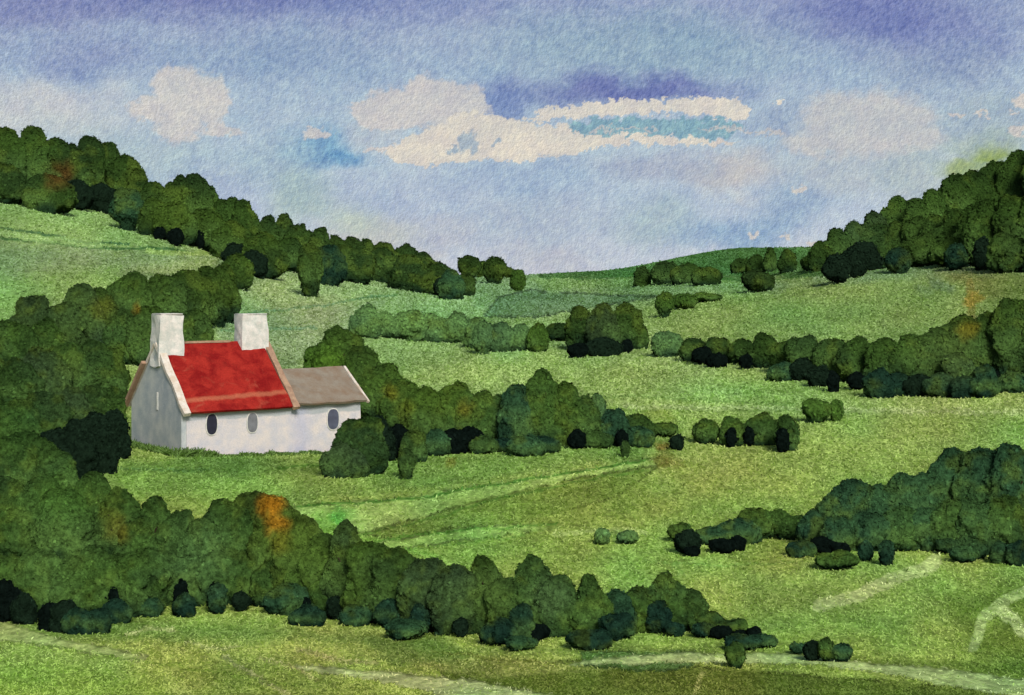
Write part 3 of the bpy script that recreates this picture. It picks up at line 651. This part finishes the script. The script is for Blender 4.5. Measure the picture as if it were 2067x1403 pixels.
# pale hedge in the middle distance
row('hedge_tree', [(720,636,680,38,'pg','b'),(741,613,684,56,'pl'),(778,628,684,60,'pl'),(826,626,690,64,'pl'),(874,632,692,62,'pl'),(922,630,695,62,'pg'),(962,640,706,52,'pg'),(975,648,718,46,'pg','v'),(1010,650,712,52,'pg'),(1050,654,710,50,'pg'),(1086,652,712,40,'mg')],
 '{o} from left of the pale sage trees in the middle distance hedge', 'pale trees of the middle distance hedge', tint='pg')
row('hedge_tree', [(1128,652,697,56,'dk','b'),(1172,617,716,66,'dk'),(1218,611,718,66,'gy'),(1262,611,714,70,'dk'),(1296,656,712,30,'dk')], '{o} from left of the dark trees in the clump at the centre of the valley', 'dark clump of trees in the valley centre', dy=6)
row('hedge_bush', [(1166,692,723,46,'bk','b'),(1218,680,718,70,'dd'),(1266,684,713,25,'bk','b')], '{o} from left of the black bushes under the valley centre clump', 'black bushes under the centre clump', 'bush')
row('field_bush', [(1345,668,720,60,'pg','d','pale green bush alone between the centre clump and the right hedge'),(1341,589,641,42,'mg','v','olive wedge-shaped bush leading the tapering row on the far right field'),
 (1380,592,624,54,'mg','b','middle bush of the tapering row on the far right field'),(1425,589,609,66,'mg','b','low tail-end bush of the tapering row on the far right field')], '', 'bushes on the far right field', 'bush')
row('hill_tree', [(1297,537,579,38,'dk','d'),(1343,528,575,52,'dk'),(1386,531,575,58,'dk'),(1427,538,577,54,'dk')], '{o} from left of the dark trees in the row below the round hill', 'row of trees below the round hill')
row('hill_tree', [(1498,521,553,48,'dk'),(1528,514,553,48,'dk'),(1554,500,550,28,'dk'),(1590,503,552,42,'dk'),(1530,545,592,70,'ol','b','round olive tree in front of the thin row on the round hill')],
 '{o} from left of the trees climbing the right side of the round hill', 'trees on the round hill')
# right hedge
row('hedge_tree', [(1404,682,740,62),(1446,681,742,62),(1500,684,746,64),(1545,671,752,64),(1590,688,762,64),(1624,676,768,74),(1676,684,776,74),(1730,679,782,84),(1785,680,786,84),(1840,674,786,84),(1890,660,782,76,'ol'),(1936,635,772,86,'ol'),(1992,630,768,88,'ol'),(2052,600,770,96,'ol'),(2110,600,770,90)],
 '{o} tree from the left in the long hedge across the right side', 'trees in the long right hedge', dy=7)
row('hedge_bush', [(1418,699,736,46,'bk','b'),(1446,712,743,46,'bk','b'),(1506,714,747,28,'bk','b'),(1580,730,768,56,'bl'),(1624,722,768,52,'dd'),(1658,738,779,52,'dd'),(1682,748,791,28,'bk'),(1728,750,787,42,'bk','b'),(1775,742,802,60,'tl'),(1812,752,798,56,'tl'),(1852,756,798,64,'dd'),
 (1900,752,800,66,'tl'),(1932,712,774,64,'gy'),(1950,758,802,60,'tl'),(1985,735,803,60,'tl'),(2006,744,792,28,'bk','b'),(2050,748,792,66,'bl'),(2100,748,792,66,'bl')],
 '{o} from left of the dark bushes along the foot of the long right hedge', 'dark bushes along the long right hedge', 'bush')
# right hill wood
row('woodland_tree', [(1655,487,548,42,'dk'),(1690,461,540,64,'dk'),(1725,446,530,58,'gy'),(1766,426,515,66,'gy'),(1812,395,500,64,'gr'),(1850,400,500,62,'gr'),(1886,381,485,58,'gr'),(1932,351,465,66,'dk'),(1970,343,455,72,'dk'),(2010,324,445,72,'dk'),(2054,301,440,74,'dk'),(2110,280,440,80,'dk')],
 '{o} from left of the tall trees on the skyline of the right hill', 'skyline trees of the right hill wood')
row('woodland_tree', [(1638,512,554,46,'ol'),(1745,488,558,80,'dd'),(1790,472,552,86,'dk'),(1814,500,563,56,'tl','v'),(1862,468,549,86,'ol'),(1922,478,549,90,'ol'),(1985,402,547,66,'dk'),(2042,470,562,92,'dk'),(2110,450,562,92,'dk')],
 '{o} from left of the lower trees along the foot of the right hill', 'trees at the foot of the right hill wood', dy=8)
row('dark_bush', [(1690,512,573,66,'dd','b','large blue-black bush at the left foot of the right hill wood'),(1728,500,560,56,'dd','b','near-black bush touching the largest one under the right hill wood'),
 (1982,478,545,34,'dd','d','upright near-black bush low on the right hill near the frame edge'),(1930,492,545,48,'tl','b','small teal dark bush left of the upright black one on the right hill')], '', 'dark bushes of the right hill wood', 'bush')
row('woodland_tree', [(1770,452,538,64),(1812,446,540,66),(1850,436,538,66),(1888,432,536,66),(1926,422,535,70),(1965,412,535,72),(2005,402,538,74),(2045,392,540,76),(2085,385,540,80)],
 '{o} from left in the middle tier of trees inside the right hill wood', 'middle tier of the right hill wood', dy=4)
# right middle wood
row('woodland_tree', [(1374,1054,1108,54,'gr','b'),(1440,1062,1114,84,'bl'),(1492,1045,1112,84,'bl'),(1527,1026,1102,76,'gr'),(1566,1027,1092,58,'gr'),(1606,1038,1104,80,'gr'),(1655,1026,1118,90,'bl'),(1722,966,1122,118,'bl'),(1785,976,1122,100,'bl'),(1838,951,1122,110,'bl'),(1885,953,1118,96,'bl'),
 (1932,903,1122,130,'bl'),(1988,902,1125,116,'bl'),(2048,894,1130,120,'bl'),(2110,890,1130,120,'bl')], '{o} tree from the left in the blue-green wood rising to the right', 'trees of the blue-green wood mid right', tint='bl', dy=9)
row('hedge_bush', [(1388,1068,1119,58,'dd','b'),(1397,1102,1124,36,'bk','b'),(1458,1086,1117,58,'bk','b'),(1490,1080,1113,34,'bk','b'),(1618,1090,1124,54,'tl'),(1663,1082,1119,58,'bk','b'),(1696,1094,1120,44,'bk','b'),(1690,1112,1148,90,'gr','b'),(1748,1090,1133,34,'tl','b'),(1790,1090,1141,34,'tl','b'),
 (1838,1066,1106,52,'bk','b'),(1878,1080,1109,36,'bk','b'),(1915,1086,1117,54,'tl','b'),(1955,1068,1112,62,'bl','b'),(1975,1090,1127,42,'tl','b'),(2020,1092,1136,46,'tl'),(2058,1092,1140,54,'tl'),(1945,1100,1134,60,'bl','b')],
 '{o} from left of the bushes edging the blue-green wood mid right', 'bushes edging the blue-green wood', 'bush')
row('woodland_tree', [(1700,1040,1120,84,'bl'),(1760,1034,1120,86,'bl'),(1815,1020,1120,90,'gr'),(1870,1024,1120,88,'bl'),(1925,1005,1122,96,'gr'),(1980,1008,1124,94,'bl'),(2035,1000,1126,98,'gr'),(2095,1000,1126,98,'bl')],
 '{o} from left in the lower front tier of the blue-green wood', 'front tier of the blue-green wood', tint='bl', dy=2)
# foreground hedge
row('hedge_tree', [(-30,1110,1250,104),(30,1118,1252,100),(85,1105,1260,100),(140,1122,1264,100),(192,1100,1262,96),(245,1116,1258,96),(292,1104,1242,92),(345,1112,1236,94),(398,1118,1234,90),(450,1106,1234,92),(505,1110,1234,94),(560,1120,1240,94),(614,1140,1250,90),(668,1156,1256,86)],
 '{o} from left in the lower front tier of the foreground hedge', 'front tier of the foreground hedge', tint='gr', dy=8)
row('hedge_tree', [(-40,950,1140,130),(20,962,1152,130),(80,958,1148,120),(132,985,1175,100),(186,951,1141,112,'gr','c'),(236,983,1173,92,'gr'),(275,1045,1235,80,'gr'),(312,1001,1191,104,'gr','c'),(358,1028,1218,92,'gr'),(402,1046,1236,92,'gr'),(458,1006,1196,112,'gr'),(515,991,1181,112,'or'),
 (560,1000,1244,104,'or'),(606,1038,1252,104,'or'),(650,1076,1258,92,'ol'),(700,1050,1266,92,'gy','c'),(746,1093,1276,94,'ol'),(800,1104,1286,104,'ol'),(862,1126,1298,104,'gy'),(920,1140,1302,92,'gy'),(975,1122,1302,112,'ol','c'),(1025,1165,1302,76,'ol'),(1072,1119,1302,92,'gr','c'),(1126,1160,1306,84,'gr'),
 (1190,1159,1306,92,'gr','c'),(1240,1190,1302,84,'bl'),(1290,1184,1298,84,'gr'),(1342,1155,1294,92,'gr','c'),(1392,1190,1292,74,'dk'),(1432,1234,1300,72,'dk'),(1478,1248,1300,66,'dk','b')],
 '{o} tree from the left in the big foreground hedge', 'trees of the foreground hedge', tint='gr', dy=15)
row('hedge_bush', [(12,1168,1252,60,'bk'),(50,1196,1260,50,'dd'),(100,1216,1274,44,'bk'),(130,1210,1276,56,'dd'),(160,1225,1280,64,'tl'),(200,1228,1278,54,'tl'),(226,1162,1244,66,'tl'),(227,1176,1250,29,'bk'),(232,1207,1256,60,'tl'),(268,1168,1236,50,'dk'),(286,1177,1240,28,'bk'),
 (302,1163,1236,60,'dk'),(300,1206,1243,56,'bl'),(366,1168,1240,34,'bk'),(372,1196,1244,48,'tl'),(431,1177,1234,26,'bk'),(438,1178,1238,40,'tl','b'),(486,1194,1234,40,'dd','b'),(525,1192,1222,60,'dd','b'),(580,1176,1240,90,'bl'),(620,1206,1252,24,'bk'),(622,1222,1262,70,'tl'),(678,1204,1250,44,'dd','b'),(716,1220,1262,60,'bl'),
 (785,1208,1268,64,'tl','b'),(848,1218,1282,46,'tl','b'),(820,1250,1290,90,'bl','b')], '{o} from left of the dark bushes before the foreground hedge, left half', 'dark bushes before the foreground hedge, left half', 'bush')
row('hedge_bush', [(930,1246,1286,34,'dd','b'),(976,1274,1298,20,'bk','b'),(1010,1246,1300,84,'tl','b'),(1052,1218,1296,50,'tl'),(1052,1284,1312,70,'bl','b'),(1082,1256,1294,60,'bk','b'),(1087,1243,1262,16,'tl','b'),(1156,1260,1283,34,'bk','b'),(1190,1270,1310,100,'tl','b'),(1245,1236,1292,80,'tl','b'),(1328,1212,1278,60,'tl','b'),
 (1328,1236,1257,18,'bk','b'),(1362,1256,1286,44,'tl','b'),(1420,1256,1288,50,'tl','b'),(1455,1262,1290,48,'bk','b'),(1495,1270,1294,50,'bk','b'),(1522,1264,1296,34,'bk','b'),(1500,1280,1312,80,'tl','b'),(1546,1280,1306,50,'bl','b'),(1485,1296,1350,44,'dk','v')],
 '{o} from left of the dark bushes before the foreground hedge, right half', 'dark bushes before the foreground hedge, right half', 'bush')
row('field_bush', [(1612,1297,1318,42,'bl','b'),(1640,1293,1332,44,'dd','b'),(1668,1288,1334,36,'dk','b'),(1698,1300,1334,50,'bl','b')], '{o} from left of the four low bushes isolated right of the foreground hedge', 'isolated bushes right of the foreground hedge', 'bush')
row('field_bush', [(1215,1066,1100,34,'pl','b','small faint green bush in the middle meadow'),(1268,1070,1098,46,'pl','b','wider faint green bush in the middle meadow')], '', 'faint bushes in the meadow', 'bush')
# ------------------------------------------------------------------ cottage
def cottage():
    z0 = (HY-826)/F*71.5-2.15                                   # floor level from the eave row
    root = empty('cottage', (HB[0], HB[1], z0), HROT)
    tag(root, 'white cottage with red roof, two pale chimneys and a low brown-roofed wing', 'cottage')
    def limewash():
        m, nt, N, L = newmat('limewash')
        tc = nd(nt, 'ShaderNodeTexCoord').outputs['Object']
        f = noise(nt, tc, 1.6, 5, .6); f2 = noise(nt, tc, 14, 5, .75); f3 = noise(nt, tc, 1.1, 4, .6)
        c = mixc(nt, rng_map(nt, f, .35, .65, 0, 1), lin((222, 212, 206))*.92, lin((200, 198, 204))*.92)
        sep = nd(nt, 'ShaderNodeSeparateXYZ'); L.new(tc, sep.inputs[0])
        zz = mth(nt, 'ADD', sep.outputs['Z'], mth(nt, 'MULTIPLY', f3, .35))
        c = mixc(nt, rng_map(nt, zz, 1.66, 1.74, 0, .8), c, lin((158, 166, 168)))      # eave shadow painted into the wall colour
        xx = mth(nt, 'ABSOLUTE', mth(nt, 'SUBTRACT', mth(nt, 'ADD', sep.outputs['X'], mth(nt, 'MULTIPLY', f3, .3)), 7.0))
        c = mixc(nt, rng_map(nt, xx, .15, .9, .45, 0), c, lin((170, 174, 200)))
        c = mixc(nt, 1.0, c, rng_map(nt, f2, .3, .7, .84, 1.1), 'MULTIPLY')
        finish(nt, c, f2, .6, .05); return m
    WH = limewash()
    WG = plaster('gable_shade_grey', lin((162,170,174)), lin((192,194,190)), 1.3)  # wall colour greyed to paint in the gable's shade
    CH = plaster('chimney_wash', lin((222,216,208)), lin((190,194,186)), 3)
    BUFF = plaster('buff_stone', lin((176,146,120)), lin((146,118,98)), 3)
    PALE = plaster('pale_skew', lin((214,208,196)), lin((196,180,160)), 3)
    def redroof():
        m, nt, N, L = newmat('red_roof')
        tc = nd(nt, 'ShaderNodeTexCoord').outputs['Object']
        f = noise(nt, tc, 1.1, 5, .62, .6); f2 = noise(nt, tc, 12, 6, .78); f3 = noise(nt, mapv(nt, tc, (1, 1, 1), (5, 3, 2)), .9, 4, .6, .8)
        c = mixc(nt, rng_map(nt, f, .38, .62, 0, 1), lin((124, 26, 26)), lin((158, 46, 38)))
        c = mixc(nt, rng_map(nt, f3, .60, .72, 0, .55), c, lin((160, 84, 64)))
        c = mixc(nt, rng_map(nt, f3, .42, .30, 0, .5), c, lin((120, 36, 32)))
        # buff course line above the eave
        sep = nd(nt, 'ShaderNodeSeparateXYZ'); L.new(tc, sep.inputs[0])
        zz = mth(nt, 'ADD', sep.outputs['Z'], mth(nt, 'MULTIPLY', noise(nt, tc, 1.3, 3, .6), .25))
        zz = mth(nt, 'ADD', zz, mth(nt, 'MULTIPLY', sep.outputs['X'], -.035))
        d = mth(nt, 'ABSOLUTE', mth(nt, 'SUBTRACT', zz, 2.66))
        c = mixc(nt, rng_map(nt, d,   .05, .15, .6, 0), c, lin((176, 108, 80)))
        c = mixc(nt, 1.0, c, rng_map(nt, f2, .3, .7, .7, 1.25), 'MULTIPLY')
        finish(nt, c, mth(nt, 'ADD', f2, mth(nt, 'MULTIPLY', f, .5)), .6, .06); return m
    RED = redroof()
    BROWN = plaster('brown_slate', lin((138,130,116)), lin((126,108,90)), 1.4)
    GLASS = {}
    for k, c in (('dark_pane', (44, 44, 58)), ('grey_pane', (116, 118, 122)), ('blue_pane', (84, 88, 104))):
        m, nt, N, L = newmat(k); tc = nd(nt, 'ShaderNodeTexCoord').outputs['Object']
        f = noise(nt, tc, 3, 4, .6); finish(nt, mixc(nt, f, lin(c)*.45, lin(c)*1.4), f, .3, .03, rough=.35, spec=.3); GLASS[k] = m
    def box(x0, x1, y0, y1, za, zb, n=1, wob=0, taper=0):
        cx, cy = (x0+x1)/2, (y0+y1)/2
        bm = bmesh.new(); bmesh.ops.create_cube(bm, size=1)
        for v in bm.verts:
            t = 1-taper*(v.co.z > 0)
            v.co = (cx+v.co.x*(x1-x0)*t, cy+v.co.y*(y1-y0)*t, (za+zb)/2+v.co.z*(zb-za))
        return bm
    def done(name, bm, mat, parent=root, bev=.03, sub=0, wob=0.0, seed=1):
        if sub: bmesh.ops.subdivide_edges(bm, edges=bm.edges[:], cuts=sub, use_grid_fill=True)
        if bev and not sub: bmesh.ops.bevel(bm, geom=bm.edges[:], offset=bev, segments=2, affect='EDGES', clamp_overlap=True)
        if wob:
            for v in bm.verts:
                p = np.array(v.co)*1.3+seed*7
                v.co = v.co + type(v.co)([wob*2*(float(fbm(np.array([p[0]]), np.array([p[1]]), np.array([p[2]]), s=200+k, o=3)[0])-.5) for k in range(3)])
        bmesh.ops.recalc_face_normals(bm, faces=bm.faces[:])
        me = bpy.data.meshes.new(name); bm.to_mesh(me); bm.free(); me.materials.append(mat)
        o = bpy.data.objects.new(name, me); C.objects.link(o); o.parent = parent
        return o
    def prism(prof, x0, x1, axis='x'):
        """profile (y,z) extruded along x"""
        bm = bmesh.new()
        a = [bm.verts.new((x0, y, z)) for y, z in prof]; b = [bm.verts.new((x1, y, z)) for y, z in prof]
        n = len(prof); bm.faces.new(a[::-1]); bm.faces.new(b)
        for i in range(n): bm.faces.new((a[i], a[(i+1) % n], b[(i+1) % n], b[i]))
        return bm
    L_, D_, E_, RZ = 6.45, 6.2, 2.15, 5.2
    LB = -1.3
    # walls: the front range (white) and the gable end (shade put into its grey), each its own surface
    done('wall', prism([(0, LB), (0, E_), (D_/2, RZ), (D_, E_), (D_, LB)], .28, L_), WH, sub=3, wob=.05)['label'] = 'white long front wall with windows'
    done('gable_wall', prism([(-.012, LB), (-.012, E_+.01), (D_/2, RZ+.02), (D_+.012, E_+.01), (D_+.012, LB)], 0, .276), WG, bev=.02)['label'] = 'gable end wall with its shade painted grey'
    def slab(name, x0, x1, y0, y1, za, zb, th, mat, sub=0, wob=0, parent=root, bev=.02, seed=1):
        """pitched slab from (y0,za) up to (y1,zb)"""
        dy, dz = y1-y0, zb-za; l = math.hypot(dy, dz); ny, nz = -dz/l*th, dy/l*th
        if dy < 0: ny, nz = -ny, -nz
        return done(name, prism([(y0, za), (y1, zb), (y1+ny, zb+nz), (y0+ny, za+nz)], x0, x1), mat, parent, bev=bev, sub=sub, wob=wob, seed=seed)
    k = (RZ-E_)/(D_/2)
    ov = .28
    rf = slab('roof', .32, L_-.30, -ov, D_/2, E_-k*ov+.02, RZ+.03, .14, RED, sub=6, wob=.10)
    rf['label'] = 'red front slope of the main roof'
    slab('roof', .32, L_-.05, D_+ov, D_/2+.002, E_-k*ov+.02, RZ+.03, .14, BUFF)['label'] = 'brown rear slope of the main roof'
    # raised skews along the verges
    slab('verge', -.06, .315, -ov-.06, D_/2-.003, E_-k*ov-.03, RZ+.06, .20, PALE, sub=6, wob=.09, seed=3)
    slab('verge', L_-.295, L_+.06, -ov-.06, D_/2-.003, E_-k*ov-.03, RZ+.06, .18, BUFF, sub=6, wob=.09, seed=4)
    slab('verge', -.06, .315, D_+ov+.06, D_/2+.004, E_-k*ov-.03, RZ+.06, .20, PALE)
    slab('verge', -.30, -.065, D_+ov+.10, D_/2+1.0, E_-k*ov-.10, RZ+.06-k*1.0, .22, BUFF)['label'] = 'rusty brown outer edge of the rear roof'
    done('fascia', box(.1, L_-.1, -.13, -.004, E_-.20, E_-.02), BUFF, bev=.02)
    done('ridge_cap', box(1.6, L_-2.2, D_/2-.14, D_/2+.14, RZ+.08, RZ+.24), BUFF, bev=.05)
    # chimneys
    def chimney(x0, x1, y0, y1, zb, zt, label, capm=CH):
        c = done('chimney', box(x0, x1, y0, y1, zb, zt, taper=.05), CH, sub=5, wob=.13, seed=int(x0*3)+5); c['label'] = label
        done('chimney_cap', box(x0+.03, x1-.03, y0+.03, y1-.03, zt-.02, zt+.06), capm, parent=c, bev=.04)
    chimney(-.06, 1.30, D_/2-.70, D_/2+.55, RZ-1.05, RZ+1.66, 'left chimney rising from the grey gable')
    chimney(L_-1.75, L_-.12, D_/2-.5, D_/2+.5, RZ-.7, RZ+1.60, 'right chimney near the wing end')
    # lower wing
    W0, W1, WD, WR = L_+.004, L_+4.15, 4.5, 3.7
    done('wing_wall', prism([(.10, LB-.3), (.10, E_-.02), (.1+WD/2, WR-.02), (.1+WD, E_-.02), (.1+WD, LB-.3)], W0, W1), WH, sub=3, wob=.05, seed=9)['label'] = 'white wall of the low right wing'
    kw = (WR-E_)/(WD/2)
    slab('wing_roof', W0+.07, W1+.22, .1-.26, .1+WD/2, E_-kw*.26+.03, WR+.03, .13, BROWN, sub=6, wob=.11, seed=11)['label'] = 'brownish grey roof of the low wing'
    slab('wing_roof', W0+.07, W1+.22, .1+WD+.26, .1+WD/2+.002, E_-kw*.26+.03, WR+.03, .13, BROWN)
    slab('verge', W1+.225, W1+.38, .1-.32, .1+WD/2, E_-kw*.32, WR+.06, .16, PALE)['label'] = 'pale tip of the wing roof verge'
    # windows, oval-headed
    def window(x, z, w, h, yf, pane, label):
        def oval(sx, sz, y0, y1):
            bm = bmesh.new(); n = 20
            pr = []
            for i in range(n):
                a = 2*math.pi*i/n; ca, sa = math.cos(a), math.sin(a)
                pr.append((x+sx*abs(ca)**.8*(1 if ca > 0 else -1), z+sz*abs(sa)**.8*(1 if sa > 0 else -1)))
            A = [bm.verts.new((p[0], y0, p[1])) for p in pr]; B = [bm.verts.new((p[0], y1, p[1])) for p in pr]
            bm.faces.new(A); bm.faces.new(B[::-1])
            for i in range(n): bm.faces.new((A[i], B[i], B[(i+1) % n], A[(i+1) % n]))
            return bm
        fr = done('window', oval(w/2+.05, h/2+.05, yf-.05, yf+.1), CH, bev=0); fr['label'] = label
        done('pane', oval(w/2, h/2, yf-.062, yf+.05), GLASS[pane], parent=fr, bev=0)
        done('glazing_bar', box(x-.018, x+.018, yf-.078, yf-.0635, z-h/2+.06, z+h/2-.06), GLASS[pane], parent=fr, bev=0)
    window(1.65, 1.30, .58, 1.05, 0, 'dark_pane', 'dark window at the left of the front wall')
    window(3.95, 1.25, .58, 1.0, 0, 'grey_pane', 'grey window in the middle of the front wall')
    window(L_+2.4, 1.15, .70, 1.1, .10, 'blue_pane', 'blue grey window of the low wing')
    # slit on the gable
    sl = done('slit_window', box(-.04, .02, 2.75, 2.98, 1.9, 2.85), CH, bev=.02); sl['label'] = 'pale upright slit on the gable'
cottage()

# ------------------------------------------------------------------ camera, sun, sky light
cam = bpy.data.cameras.new('camera'); co = bpy.data.objects.new('camera', cam); C.objects.link(co)
co.rotation_euler = (R(90), 0, 0); cam.lens = 50; cam.sensor_width = 36; cam.clip_end = 20000; cam.clip_start = .1
cam.shift_y = -(701.5-HY)/2067
bpy.context.scene.camera = co
EL, AZ = R(38), R(160)        # azimuth clockwise from +Y
sd = bpy.data.lights.new('sun', 'SUN'); so = bpy.data.objects.new('sun', sd); C.objects.link(so)
sd.energy = 3.3; sd.angle = R(18); sd.color = (1, .96, .9)
from mathutils import Vector
dv = Vector((math.sin(AZ)*math.cos(EL), math.cos(AZ)*math.cos(EL), math.sin(EL)))
so.rotation_euler = dv.to_track_quat('Z', 'Y').to_euler(); so.location = dv*200
w = bpy.data.worlds.new('World'); bpy.context.scene.world = w; w.use_nodes = True
nt = w.node_tree; bg = nt.nodes['Background']
st = nt.nodes.new('ShaderNodeTexSky'); st.sky_type = 'NISHITA'; st.sun_disc = False; st.sun_elevation = EL; st.sun_rotation = AZ
st.air_density = 1.0; st.dust_density = 2.0
nt.links.new(st.outputs[0], bg.inputs[0]); bg.inputs[1].default_value = .10
vs = bpy.context.scene.view_settings; vs.view_transform = 'Standard'; vs.look = 'None'; vs.exposure = 0
